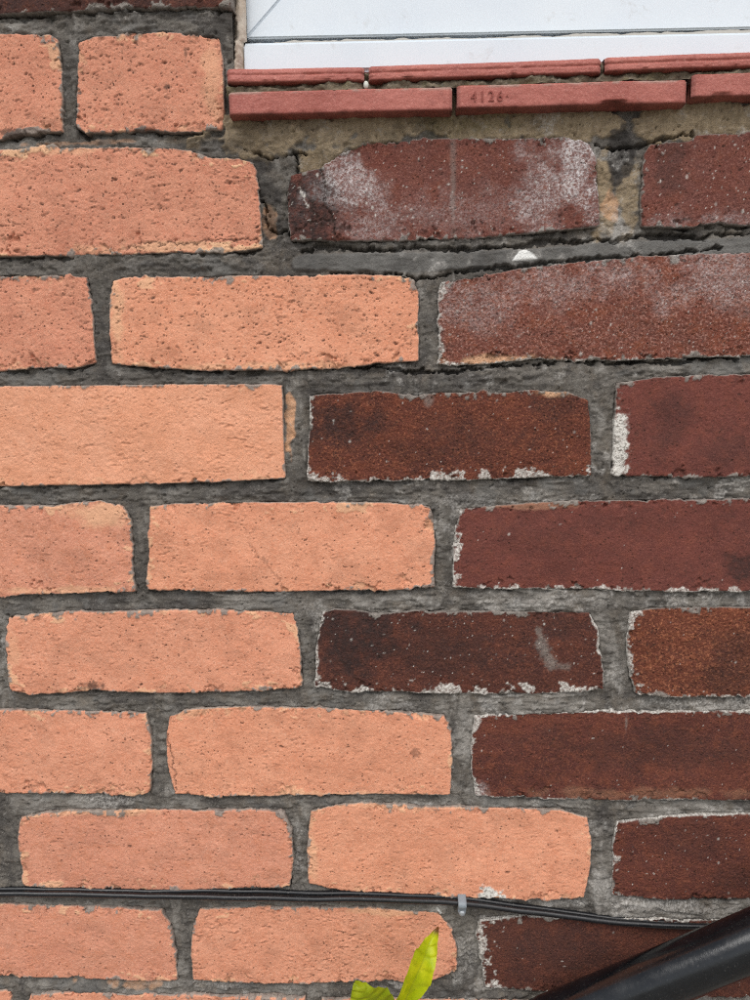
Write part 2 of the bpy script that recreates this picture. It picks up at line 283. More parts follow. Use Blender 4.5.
def dist_line(P, X, Z):
    d = np.full(X.shape, 1e9)
    for a, b in zip(P[:-1], P[1:]):
        e = b - a; L2 = max(e @ e, 1e-12); t = np.clip(((X - a[0]) * e[0] + (Z - a[1]) * e[1]) / L2, 0, 1)
        d = np.minimum(d, np.hypot(X - a[0] - t * e[0], Z - a[1] - t * e[1]))
    return d
def blobs(lst, X, Z, ox, oz, n=F_PATCH, ragged=0.55, soft=0.4):
    """soft ragged patches: (px, py, rx, ry, strength) in photo pixels on the wall"""
    m = np.zeros(X.shape)
    for (px, py, rx, ry, s) in lst or []:
        c = at(px, py); sx = at(px + 1, py)[0] - c[0]; sz = c[2] - at(px, py + 1)[2]
        r = np.hypot((X - c[0]) / (rx * sx), (Z - c[2]) / (ry * sz))
        m = np.maximum(m, s * sstep(0.85 + soft, 0.85 - soft, r + ragged * 0.45 * samp(n, X + ox, Z + oz)))
    return m

wall = empty('brick_wall', (0, 0, 0), 'old brick wall, orange bricks at the left and dark red bricks at the right', 'wall')
OUTLINES = []
def build_brick(sp, step=0.00075):
    T, B = xz(sp['T']), xz(sp['B'])
    Lc = np.vstack([T[:1], xz(sp['L']), B[:1]]) if sp.get('L') else np.vstack([T[:1], B[:1]])
    Rc = np.vstack([T[-1:], xz(sp['R']), B[-1:]]) if sp.get('R') else np.vstack([T[-1:], B[-1:]])
    OUTLINES.append(np.vstack([T, Rc[1:-1], B[::-1], Lc[1:-1][::-1]]))
    W = np.mean([T[-1, 0] - T[0, 0], B[-1, 0] - B[0, 0]]); H = T[:, 1].mean() - B[:, 1].mean()
    nu, nv = int(W / step) + 1, int(H / step) + 1
    t, b_, l, r = resample(T, nu), resample(B, nu), resample(Lc, nv), resample(Rc, nv)
    u = np.linspace(0, 1, nu)[None, :, None]; v = np.linspace(0, 1, nv)[:, None, None]     # v 0 = top
    G = (1 - v) * t[None] + v * b_[None] + (1 - u) * l[:, None] + u * r[:, None] \
        - ((1 - u) * (1 - v) * T[0] + u * (1 - v) * T[-1] + (1 - u) * v * B[0] + u * v * B[-1])
    X, Z = G[..., 0], G[..., 1]
    rng = np.random.default_rng(sum(map(ord, sp['id'])) * 77 + len(sp['id']))
    ox, oz = rng.uniform(0, 0.5, 2)
    N = lambda F, k=0.0: samp(F, X + ox + k, Z + oz + k * 1.7)
    uu, vv = u[..., 0], v[..., 0]
    dl, dr, dt, db = uu * W + 0 * vv, (1 - uu) * W + 0 * vv, vv * H + 0 * uu, (1 - vv) * H + 0 * uu
    a, b2 = np.minimum(dl, dr), np.minimum(dt, db); Rr = sp.get('corner', 0.0016)
    d = np.where((a < Rr) & (b2 < Rr), Rr - np.hypot(Rr - a, Rr - b2), np.minimum(a, b2))
    rough, edge, chip, creased = sp.get('rough', 0.8), sp.get('edge', 1.0), sp.get('chip', 1.0), sp.get('creased', 0.75 if sp['id'] > 'r4' or sp['id'][:3] == 'r10' else 1.0)
    is_or = sp['mat'].name.find('orange') >= 0
    # ragged outline: some stretches clean, others broken
    rag = 0.35 + 0.9 * sstep(-0.3, 1.3, N(F_CHIP, .37))
    fall = np.exp(-np.maximum(d, 0) / 0.004) * edge * rag
    X2 = X + fall * (0.00045 * N(F_EDGE, .11) + 0.0004 * N(F_CHIP, .12)); Z2 = Z + fall * (0.00045 * N(F_EDGE, .23) + 0.0004 * N(F_CHIP, .24))
    X2 = X2 + .0006 * (np.exp(-dr / .003) - np.exp(-dl / .003)); Z2 = Z2 + .0006 * (np.exp(-dt / .003) - np.exp(-db / .003))
    # face relief, metres towards the viewer
    h = 0.0006 * N(F_BIG) + 0.00010 * N(F_MID) * (0.6 + rough * .4) + 0.00007 * rough * N(F_FINE) + 0.00006 * rough * N(F_GRAIN)
    h += sp.get('proud', rng.uniform(-0.0006, 0.0010))
    dirt = .13 * sstep(.3, 1.6, N(F_PATCH, .55)) * (1 if is_or else 0) * (0 if sp['id'] == 'r4a' else 1)
    if is_or:
        cr = N(F_CREASE, .31); zone = sstep(-0.6, 1.0, N(F_CHIP, .4))
        dent = sstep(1.1, 1.9, cr) * (.35 + .65 * zone) * creased
        h -= 0.0005 * dent; h += 0.00012 * creased * N(F_FINE, .52) * zone; h += 0.00028 * creased * sstep(0.9, 1.9, samp(F_CREASE, X + ox + .31, Z + oz + .527 - 0.0011)) * zone
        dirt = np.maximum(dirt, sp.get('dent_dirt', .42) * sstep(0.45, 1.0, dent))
    else:
        h += 0.00012 * rough * N(F_GRIT)
    for k in range(int(sp.get('pits', 20) * (2.4 if sp['id'] < 'r4' and sp['id'][:3] != 'r10' else .8))):
        # small holes and pock marks
        pu, pv = rng.uniform(0.01, 0.99), rng.uniform(0.04, 0.97)
        i, j = int(pv * nv), int(pu * nu); rad = 0.00028 + 0.00055 * rng.random() ** 5; w = int(0.004 / step)
        sl = (slice(max(0, i - w), i + w), slice(max(0, j - w), j + w))
        q = np.hypot((X[sl] - X[i, j]) / rng.uniform(1, 2.2), Z[sl] - Z[i, j] + 0.4 * rng.uniform(-1, 1) * (X[sl] - X[i, j]))
        f = sstep(rad * 1.35, rad * 0.7, q)
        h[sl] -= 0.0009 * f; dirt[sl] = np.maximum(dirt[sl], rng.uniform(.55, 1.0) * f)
    # arris: rounded edge, chips and flaking ledges
    re = (0.0005 + 0.0007 * np.clip(N(F_CHIP, .05) + .4, 0, 2)) * edge
    h -= re * 0.9 * (1 - np.sqrt(np.clip(1 - (1 - np.clip(d / re, 0, 1)) ** 2, 0, 1)))
    cw = chip * 0.0042 * np.clip(.9 * N(F_CHIP, .17) + 0.7 * N(F_EDGE, .5) - 0.45, 0, 2.2) * (0.45 + 0.9 * (db < 0.02) + 0.4 * (dt < 0.02))
    ch = sstep(1.0, 0.80, d / np.maximum(cw, 1e-5)); h -= ch * (0.0008 + 0.0009 * np.clip(N(F_MID, .3), -.6, 1.5))
    lip = np.exp(-((d - cw) / 0.00045) ** 2) * (cw > .0011) * sstep(-.9, .3, N(F_EDGE, .21))
    h -= 0.0004 * lip
    fl = sstep(0.0, 0.10, N(F_FLAKE, .61) - 1.0 - d / 0.010) * chip; h += 0.00035 * fl
    # hairline cracks in the fired skin
    hr = sstep(.055, .015, np.abs(N(F_HAIR, .42))) * sstep(1.0, 1.5, N(F_CHIP, .83) + 1.1 * np.exp(-d / .008)) * (1.0 if is_or else .35) * min(1, chip)
    h -= 0.0004 * hr
    h = np.where(d < 0, h - 0.0015 + d * 1.5, h)
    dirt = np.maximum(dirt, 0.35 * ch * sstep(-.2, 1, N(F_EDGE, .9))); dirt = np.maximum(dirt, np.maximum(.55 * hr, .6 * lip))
    if is_or:  # shadow line under the brick, painted in along the lower arris
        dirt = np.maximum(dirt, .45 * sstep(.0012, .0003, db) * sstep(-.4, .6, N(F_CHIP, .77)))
    if sp.get('cracks'):
        for c in sp['cracks']:
            dd = dist_line(xz(c), X + 0.0009 * N(F_EDGE, .8), Z + 0.0009 * N(F_EDGE, .33))
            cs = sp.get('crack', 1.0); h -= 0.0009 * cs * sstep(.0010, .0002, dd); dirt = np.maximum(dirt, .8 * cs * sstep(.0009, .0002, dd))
    # mortar smeared over the arris
    mw = 0.0030 * np.clip(.9 * N(F_CHIP, .93) + .7 * N(F_EDGE, .71) - .55, 0, 2) * min(1, .3 + chip) * (.6 + .5 * (dt < .012) + .2 * (db < .012))
    crumb = sstep(1.0, .75, d / np.maximum(mw, 1e-5)); h += .0005 * crumb
    # stain maps
    soot = blobs(sp.get('soot'), X, Z, ox, oz); cement = blobs(sp.get('cement'), X, Z, ox + .2, oz, ragged=.4)
    for pts, wd, am in sp.get('smear', []):
        cement = np.maximum(cement, am * sstep(1.5, .3, dist_line(xz(pts), X, Z) / wd + .22 * N(F_EDGE, .4) + .15 * N(F_GRAIN, .6)))
    cement = np.maximum(cement, .9 * crumb)
    pale = blobs(sp.get('pale'), X, Z, ox + .3, oz)
    dirt = np.maximum(dirt, blobs(sp.get('dark'), X, Z, ox + .15, oz, F_EDGE))
    if is_or: pale = np.maximum(pale, .75 * fl * (d < .008)); pale = np.maximum(pale, .5 * ch * sstep(0, 1, N(F_MID, .66)))
    lime = np.zeros(X.shape)
    for c in sp.get('white_cracks', []):
        lime = np.maximum(lime, sstep(.0008, .0002, dist_line(xz(c), X + .0006 * N(F_EDGE, .8), Z + .0006 * N(F_EDGE, .33)) - .0002) * .7)
    haze = np.clip(blobs(sp.get('bloom'), X, Z, ox + .4, oz, ragged=.9, soft=.8) * (.85 + .3 * N(F_GRAIN, .2) + .15 * N(F_EDGE, .2)), 0, 1)
    lime = np.maximum(lime, np.clip(blobs(sp.get('lime'), X, Z, ox, oz, F_EDGE), 0, 1))
    for k, dd in dict(L=dl, R=dr, T=dt, B=db).items():
        s = sp.get('lime_edge', {}).get(k, 0)
        if s:
            w = 0.0042 * s * np.clip(N(F_CHIP, dict(L=.1, R=.2, T=.3, B=.4)[k]) * .9 + .42 + .5 * N(F_EDGE, .6), 0, 2.2)
            lime = np.maximum(lime, sstep(1.0, 0.75, dd / np.maximum(w, 1e-5)) * np.clip(.75 + .3 * N(F_GRAIN, .9), .2, 1))
    for k in range(sp.get('specks', 0)):
        pu, pv = rng.random(), rng.random(); i, j = int(pv * (nv - 1)), int(pu * (nu - 1))
        rad = 0.00028 + 0.00055 * rng.random() ** 5; w = 5
        sl = (slice(max(0, i - w), i + w), slice(max(0, j - w), j + w))
        q = np.hypot(X[sl] - X[i, j], (Z[sl] - Z[i, j]) * rng.uniform(.6, 1.6))
        lime[sl] = np.maximum(lime[sl], rng.uniform(.35, 1) * sstep(rad * 1.8, rad * .5, q))
    h += 0.0004 * np.clip(lime, 0, 1) * (d < .012) + 0.0002 * cement
    # skirt: the brick's body running back into the wall
    s = 4; back = np.array([0.016, 0.010, 0.005, 0.0018])
    pad = lambda A: np.pad(A, s, mode='edge')
    ii = np.arange(nv + 2 * s)[:, None]; jj = np.arange(nu + 2 * s)[None, :]
    ring = np.minimum(np.minimum(ii, nv + 2 * s - 1 - ii), np.minimum(jj, nu + 2 * s - 1 - jj))
    Y = pad(-h) + np.where(ring < s, back[np.clip(ring, 0, s - 1)], 0)
    V = np.stack([pad(X2), Y, pad(Z2)], -1).reshape(-1, 3)
    c = (float(X.mean()), 0.0, float(Z.mean()))
    F = grid_faces(nv + 2 * s, nu + 2 * s)[:, ::-1].copy()      # rows run downwards: flip to face the street
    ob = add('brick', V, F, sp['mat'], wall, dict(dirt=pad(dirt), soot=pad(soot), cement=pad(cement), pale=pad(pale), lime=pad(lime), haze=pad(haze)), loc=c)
    return ob
for sp in BRICKS: build_brick(sp)

# ------------------------------------------------------------------ window opening, in wall metres
OPEN_X0 = at(229, 90)[0]; OPEN_Z0 = at(300, 112)[2]; OPEN_X1 = OPEN_X0 + 0.74; OPEN_Z1 = OPEN_Z0 + 0.66

# ------------------------------------------------------------------ mortar: one continuous bed seen between the bricks
def build_mortar(step=0.0009):
    c = np.array([at(*p) for p in ((-14, -12), (764, -12), (-14, 1012), (764, 1012))])
    x0, x1, z0, z1 = c[:, 0].min(), c[:, 0].max(), c[:, 2].min(), c[:, 2].max()
    nx, nz = int((x1 - x0) / step), int((z1 - z0) / step)
    xs, zs = np.linspace(x0, x1, nx), np.linspace(z1, z0, nz)                # rows run downwards
    X, Z = np.meshgrid(xs, zs)
    S = np.full(X.shape, 0.05)
    for P in OUTLINES:
        i0, i1 = np.searchsorted(-zs, -(P[:, 1].max() + .02)), np.searchsorted(-zs, -(P[:, 1].min() - .02))
        j0, j1 = np.searchsorted(xs, P[:, 0].min() - .02), np.searchsorted(xs, P[:, 0].max() + .02)
        if i1 > i0 and j1 > j0: S[i0:i1, j0:j1] = np.minimum(S[i0:i1, j0:j1], poly_sd(P, X[i0:i1, j0:j1], Z[i0:i1, j0:j1]))
    N = lambda F, k=0.0: samp(F, X + k, Z + k * 1.7)
    ins = S < 0
    up = np.full(X.shape, 9.0); dn = np.full(X.shape, 9.0); st = abs(zs[1] - zs[0])
    cur = np.full(nx, 9.0)
    for i in range(nz): cur = np.where(ins[i], 0, cur + st); up[i] = cur
    cur = np.full(nx, 9.0)
    for i in range(nz - 1, -1, -1): cur = np.where(ins[i], 0, cur + st); dn[i] = cur
    gap = up + dn
    bed = sstep(.032, .020, gap)
    jx = np.arange(nx)[None, :]; wob = np.round(4 * N(F_CHIP, .52)).astype(int)       # ragged, soft change from bed to upright joint
    bed = sum(np.take_along_axis(bed, np.clip(jx + wob + k, 0, nx - 1), 1) for k in range(-7, 8)) / 15
    right = sstep(at(280, 500)[0], at(420, 500)[0], X + 0.03 * N(F_BIG))
    # trowelled bed: hollow under the brick above, standing out towards the brick below
    upw = up + 0.0007 * N(F_EDGE, .3) + 0.0013 * N(F_CHIP, .3)
    trowel = N(F_STREAK, .2) * bed + samp(F_STREAK, Z + .3, X + .1) * (1 - bed)
    h = -0.0021 + 0.0007 * N(F_BIG, .2) + 0.0003 * N(F_MID, .1) + 0.00014 * N(F_FINE, .1) + 0.00009 * N(F_GRIT, .4) + 0.0008 * sstep(.5, .8, N(F_FLAKE, .2)) - 0.0006 * sstep(.8, 1.1, N(F_FLAKE, .62)) + 0.0004 * trowel + 0.0005 * sstep(.4, .7, N(F_SMEAR, .31)) * bed
    h -= bed * 0.0045 * sstep(0.0030, 0.0012, upw) * sstep(-.5, .5, N(F_CHIP, .71))
    h -= bed * 0.0010 * sstep(0.0075, 0.0055, upw + .0006 * N(F_CHIP, .9))
    hc = sstep(.05, .012, np.abs(N(F_HAIR, .17))) * sstep(.7, 1.2, N(F_CHIP, .27)); h -= 0.0007 * hc
    ledge = sstep(at(0, 420)[2], at(0, 330)[2], Z) * bed * sstep(.15, .45, N(F_FLAKE, .45) + .5 * N(F_CHIP, .66)); h += .0011 * ledge
    # lumps, drips and holes
    h += 0.0012 * sstep(1.5, 2.2, N(F_MID, .35)) - 0.0016 * sstep(1.7, 2.3, N(F_EDGE, .55))
    # the smooth struck strip and the deep crack over it, in the bed below the window
    strip = [(300,262),(420,262),(520,258),(600,252),(680,248),(770,246)]
    ds = dist_line(xz(strip), X, Z); flat = sstep(.0075, .0055, ds + .0005 * N(F_CHIP))
    h = h * (1 - flat) + flat * (-0.0002 + .0003 * N(F_MID) + .00004 * N(F_GRIT, .4) + .00015 * N(F_STREAK, .5))
    crack = [(300,248),(340,247),(420,249),(480,248),(540,243),(620,237),(700,236),(770,234)]
    crack2 = [(330,273),(430,278),(500,268),(560,262),(640,255),(720,249)]
    sootm = np.zeros(X.shape)
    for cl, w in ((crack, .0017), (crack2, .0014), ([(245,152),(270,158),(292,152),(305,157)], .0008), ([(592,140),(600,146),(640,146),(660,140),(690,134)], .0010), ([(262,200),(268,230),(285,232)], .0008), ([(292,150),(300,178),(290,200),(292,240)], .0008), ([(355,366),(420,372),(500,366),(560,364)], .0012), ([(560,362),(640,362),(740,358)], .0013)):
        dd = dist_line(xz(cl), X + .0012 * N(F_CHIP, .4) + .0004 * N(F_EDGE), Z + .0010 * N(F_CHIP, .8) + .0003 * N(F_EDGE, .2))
        k = sstep(w, w * .55, dd + .0004 * N(F_EDGE, .45) + .0004 * N(F_CHIP, .2)); h -= .0060 * k; sootm = np.maximum(sootm, .4 * k)  # cracks cut deep, with part of their shade painted in as colour
    # sandy bedding under the tiles, built out to meet them
    sand = blobs([(300,125,100,30,1.2),(420,118,160,26,1.3),(560,122,120,26,1.3),(700,118,140,26,1.3),(318,162,28,18,1.2),(604,180,10,50,1.1),(628,200,12,40,.9),(270,220,9,24,.9),(610,215,12,18,.8),(190,138,40,4,.3)], X, Z, .1, .2, soft=.12, ragged=.5)
    sand = np.clip(sand, 0, 1)
    h += 0.0022 * sand * sstep(at(300, 175)[2], at(300, 125)[2], Z)
    moss = blobs([(455,122,60,14,.4)], X, Z, .3, .1)
    dark = blobs([(150,330,330,330,.28),(618,160,13,34,1.0),(270,195,12,40,.85),(260,168,16,14,.9),(225,20,14,24,.8),(285,246,24,8,.5),(215,150,30,10,.5)], X, Z, .2, .4, soft=.15, ragged=.8)
    ochre = blobs([(271,222,7,18,.7),(290,420,5,36,.9),(612,208,8,20,.5),(130,985,40,4,.5),(90,142,60,3,.4)], X, Z, .15, .3, soft=.15, ragged=.8)
    lime = blobs([(110,800,46,7,.6),(640,905,80,6,.7),(700,912,50,5,.5),(220,985,50,5,.4),(470,960,10,26,.35),(700,705,70,6,.5),(560,600,90,8,.35),(520,605,50,5,.5),(470,500,60,6,.3),(640,660,9,14,.45),(720,612,50,6,.4),(470,740,8,30,.4),(298,850,7,30,.5),(5,660,6,40,.4),(535,950,4,3,.3)], X, Z, .35, .05, ragged=.9)
    lime = np.clip(lime * (.6 + .5 * N(F_GRAIN, .1)), 0, 1)
    lime = np.maximum(lime, .5 * sstep(.7, 1.7, N(F_PATCH, .33)) * (.25 + .75 * right) * (.7 + .4 * N(F_GRAIN, .3)))
    edge_l = sstep(.0032, .0008, np.maximum(S, 0) + .0012 * N(F_EDGE, .15)) * right * sstep(.4, 1.3, N(F_CHIP, .6)) * sstep(at(0, 380)[2], at(0, 500)[2], Z)
    lime = np.maximum(lime, .5 * edge_l)
    paint = sstep(.0006, .0, poly_sd(xz([(513,260),(519,252),(525,250),(532,254),(537,259)]), X, Z)); h += .0006 * paint
    paint = np.maximum(paint, .8 * sstep(.0006, 0, dist_line(xz([(437,908),(441,913)]), X, Z) - .0004))
    # under the bricks the bed falls away
    h = np.where(ins, h + S * 1.1, h)
    h -= 0.0009 * sstep(.0010, .0002, np.abs(S - .0004)) * sstep(-.1, .7, N(F_CHIP, .15)) * (1 - flat)
    keep = (S > -0.008)
    hole = (X > OPEN_X0 + .004) & (Z > OPEN_Z0 + .010)
    keep &= ~hole
    kf = keep[:-1, :-1] & keep[1:, :-1] & keep[:-1, 1:] & keep[1:, 1:]
    F = grid_faces(nz, nx)[kf.ravel()][:, ::-1]
    used = np.unique(F); remap = np.full(nx * nz, -1); remap[used] = np.arange(len(used))
    V = np.stack([X, -h, Z], -1).reshape(-1, 3)[used]
    sm = N(F_SMEAR, .31) * bed + samp(F_SMEAR, Z + .2, X + .4) * (1 - bed)
    low = sstep(at(0, 520)[2], at(0, 640)[2], Z)
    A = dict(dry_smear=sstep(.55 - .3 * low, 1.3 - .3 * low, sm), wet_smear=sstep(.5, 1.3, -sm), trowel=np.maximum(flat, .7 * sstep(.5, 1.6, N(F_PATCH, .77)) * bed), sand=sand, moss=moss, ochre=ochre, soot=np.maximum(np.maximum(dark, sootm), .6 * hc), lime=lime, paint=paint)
    add('mortar', V, remap[F], MORTAR, wall, {k: np.clip(a, 0, 1).ravel()[used] for k, a in A.items()})
    return x0, x1, z0, z1
FX0, FX1, FZ0, FZ1 = build_mortar()

# ------------------------------------------------------------------ the wall beyond the frame: plain bricks and mortar sheets
WX0, WX1, WZ1 = -1.0, 1.15, 1.95
def sheet(parts):
    V, F = [], []
    for (a, b, c, d) in parts:
        n = len(V); V += [(a, .0034, c), (b, .0034, c), (b, .0034, d), (a, .0034, d)]; F.append((n, n + 1, n + 2, n + 3))
    return add('mortar', V, F, MORTAR, wall, smooth=False)
sheet([(WX0, FX0, 0, WZ1), (FX0, FX1, 0, FZ0), (FX1, WX1, 0, OPEN_Z0), (OPEN_X1, WX1, OPEN_Z0, WZ1),
       (FX0, OPEN_X0, FZ1, WZ1), (OPEN_X0, OPEN_X1, OPEN_Z1, WZ1)])
def plain_mesh(seed, W, H, mat):
    rng = np.random.default_rng(seed); ox, oz = rng.uniform(0, .5, 2)
    nu, nv = int(W / .006), int(H / .006)
    x, z = np.meshgrid(np.linspace(-W / 2, W / 2, nu), np.linspace(H / 2, -H / 2, nv))
    ii = np.arange(nv)[:, None]; jj = np.arange(nu)[None, :]
    ring = np.minimum(np.minimum(ii, nv - 1 - ii), np.minimum(jj, nu - 1 - jj))
    x = x + .0009 * samp(F_CHIP, x + ox, z + oz); z = z + .0009 * samp(F_CHIP, x + ox + .2, z + oz)
    y = -.0008 * samp(F_BIG, x + ox, z + oz) + np.where(ring == 0, .004, 0)
    pad = lambda A: np.pad(A, 1, mode='edge')
    Y = pad(y); Y[0, :] = Y[-1, :] = .016; Y[:, 0] = Y[:, -1] = .016
    me = bpy.data.meshes.new('plain_brick')
    V = np.stack([pad(x), Y, pad(z)], -1).reshape(-1, 3)
    me.from_pydata([tuple(map(float, p)) for p in V], [], [tuple(int(q) for q in f[::-1]) for f in grid_faces(nv + 2, nu + 2)])
    me.polygons.foreach_set('use_smooth', np.ones(len(me.polygons), dtype=bool)); me.materials.append(mat)
    return me
P_OR = [plain_mesh(50 + k, .222, .070, ORANGE) for k in range(3)]
P_RD = [plain_mesh(60 + k, .222, .070, m) for k, m in enumerate((RED_DARK, RED_PLUM, RED_SAND))]
P_H = [plain_mesh(70, .107, .070, ORANGE), plain_mesh(71, .107, .070, RED_SAND)]
def plain(me, x, z):
    ob = bpy.data.objects.new('brick', me); link(ob, wall); ob.location = (x, 0, z)
PX, PZ = 0.2345, 0.0822
rngp = random.Random(4)
zc9 = at(320, 945)[2]; xj9 = at(467, 945)[0]                  # course 9 of the photograph and one of its upright joints
BB = [(P[:, 0].min(), P[:, 0].max(), P[:, 1].min(), P[:, 1].max()) for P in OUTLINES]
for r in range(-9, 16):
    z = zc9 + r * PZ
    if z - .036 < 0 or z + .036 > WZ1: continue
    x = xj9 + (r % 2) * PX / 2 - 8 * PX + PX / 2
    while x < WX1 - .11:
        ov = any(b[0] < x + .110 and b[1] > x - .110 and b[2] < z + .030 and b[3] > z - .030 for b in BB)
        opn = x + .111 > OPEN_X0 - .005 and x - .111 < OPEN_X1 + .005 and z + .036 > OPEN_Z0 - .01 and z - .036 < OPEN_Z1
        if not ov and not opn and x - .111 > WX0:
            plain(rngp.choice(P_OR if x < .10 - (z - .7) * .3 else P_RD), x, z)
        x += PX

# ------------------------------------------------------------------ ground
gm, gnt, gb = newmat('concrete_path'); gt = NT(gnt)
gcol = gt.mix(gt.ramp(gt.noise(3, 6, .6), .3, .7), srgb(118, 114, 106), srgb(142, 138, 130))
gcol = gt.mix(gt.mul(gt.ramp(gt.noise(160, 3, .6), .5, .7), .5), gcol, srgb(84, 80, 74)); gnt.links.new(gcol, gb.inputs['Base Color'])
gb.inputs['Roughness'].default_value = .95; gnt.links.new(gt.bump(gt.noise(120, 4, .6), .6, .003), gb.inputs['Normal'])
tag(add('ground', [(-150, -150, 0), (150, -150, 0), (150, 150, 0), (-150, 150, 0)], [(0, 1, 2, 3)], gm, smooth=False), kind='structure')

# ------------------------------------------------------------------ clay tile sill
def tile_mat():
    m, nt, b = newmat('clay_tile'); t = NT(nt)
    col = t.mix(t.ramp(t.noise(24, 4, .6), .3, .7), srgb(158, 87, 77), srgb(178, 106, 94))
    col = t.mix(t.mul(t.ramp(t.noise(150, 4, .7), .5, .72), .5), col, srgb(130, 68, 60))
    col = t.mix(t.mul(t.ramp(t.noise(800, 3, .65), .54, .68), .45), col, srgb(204, 142, 128))
    col = t.mix(t.mul(t.attr('grime'), t.ramp(t.noise(90, 4, .7), .3, .6, .5, 1.0)), col, srgb(64, 40, 38))
    col = t.mix(t.attr('dust'), col, srgb(160, 140, 128))
    nt.links.new(col, b.inputs['Base Color']); b.inputs['Roughness'].default_value = .42; b.inputs['Specular IOR Level'].default_value = .3
    nt.links.new(t.bump(t.noise(600, 4, .7), .8, .0006), b.inputs['Normal'])
    return m
TILE = tile_mat()
sill = empty('window_sill', (OPEN_X0 + .3, 0, OPEN_Z0), 'sill of two courses of red clay tiles under the white window', 'sill')
def tile(a, b, hpx, y_front, y_back, r, seed, groove=False, chips=()):
    """a: photo pixel of the upper left corner of the tile's front, b: upper right; hpx: height of the front in photo pixels"""
    A, B = at(*a, y_front), at(*b, y_front); A2 = at(a[0], a[1] + hpx, y_front); H = A[2] - A2[2]; Lx = B[0] - A[0]
    n = max(8, int(Lx / .0016)); rng = np.random.default_rng(seed); off = rng.uniform(0, .5)
    # profile: from the back top over the nose to the back bottom, (y, z below the top, chip weight)
    pr = [(y_back, .0, 0), (y_front + .012, .0, 0)]
    for k in range(7): q = k / 6 * math.pi / 2; pr.append((y_front + r * (1 - math.sin(q)), r * (1 - math.cos(q)), .2))
    m = 10
    for k in range(1, m): pr.append((y_front, r + (H - r - .0012) * k / m, .1))
    rb = .0012
    for k in range(5): q = k / 4 * math.pi / 2; pr.append((y_front + rb * (1 - math.cos(q)), H - rb + rb * math.sin(q), 1))
    pr += [(y_front + .004, H, .7), (y_front + .009, H, 0), (y_back, H, 0)]
    pr = np.array(pr); mp = len(pr)
    t = np.linspace(0, 1, n)[None, :]
    X = A[0] + Lx * t + 0 * pr[:, :1]; top = A[2] + (B[2] - A[2]) * t
    Z = top - pr[:, 1:2]; Y = pr[:, 0:1] + 0 * t
    nz = lambda F, k: samp(F, X + off + k, Z + Y + off * 2 + k)
    front = (pr[:, 2:3] > .05)
    Y = Y + front * (.00012 * nz(F_FINE, .1) + .00035 * nz(F_BIG, .2) + .00006 * nz(F_GRIT, .3))
    w = pr[:, 2:3]; ck = (sstep(.9, 2.2, samp(F_CHIP, X + off, 0 * X + off)) + .5 * sstep(1.2, 2, samp(F_EDGE, X + off, 0 * X + off))) * (w > .5)
    Z = Z + .0008 * ck * w; Y = Y + .0008 * ck * w
    for (cx, cr) in chips:
        q = np.clip(1 - np.abs(X - at(cx, a[1] + hpx, y_front)[0]) / cr, 0, 1) ** .5 * (w > .5); Z = Z + .0026 * q; Y = Y + .0016 * q
    if groove: Y = Y + .0007 * np.exp(-((pr[:, 1:2] - H * .52) / .0007) ** 2) * (1 + .3 * nz(F_MID, .4)) * front
    # rounded ends
    e = np.minimum(X - A[0], A[0] + Lx - X); re_ = .0026
    rnd = re_ * (1 - np.sqrt(np.clip(1 - (1 - np.clip(e / re_, 0, 1)) ** 2, 0, 1)))
    Y = Y + rnd * (pr[:, 0:1] < y_front + .006)
    grime = np.clip(sstep(H * .86, H * 1.0, pr[:, 1:2]) * .55 + (.4 * (1 - sstep(0, .003, e))) * front + 0 * X, 0, 1) * (0.6 + .4 * sstep(-.5, .8, nz(F_CHIP, .6)))  # darker towards the bottom edge, the underside and the tile ends
    dust = np.clip(.75 * sstep(.0022, .0008, pr[:, 1:2]) * sstep(-.3, .9, nz(F_CHIP, .8)), 0, 1) * (0 if groove else 1)
    V = np.stack([X, Y, Z], -1)
    nv = mp * n; F = [tuple(int(i) for i in f[::-1]) for f in grid_faces(mp, n)]
    F += [tuple(range(0, mp * n, n)), tuple(reversed(range(n - 1, mp * n, n)))]
    c = (float(A[0] + Lx / 2), 0.0, float(A[2]))
    return add('tile', V.reshape(-1, 3), F, TILE, sill, dict(grime=grime, dust=dust), loc=c), A, B, H
YU, YL = -.0125, -.0115
tile((226, 67), (364, 65), 15.5, YU, .085, .0042, 1, True)
tile((368.5, 64.5), (602, 56.5), 15.5, YU, .085, .0036, 2, True)
tile((606, 55.5), (845, 47), 15.5, YU - .0005, .085, .0036, 3, True)
tile((228, 92), (452.5, 86.5), 23, YL, .080, .0014, 4)
numbered = tile((457, 85), (688, 79.5), 23, YL - .0004, .080, .0014, 5, chips=((614, .009),))
tile((693, 74), (925, 66), 23, YL - .0006, .080, .0014, 6)
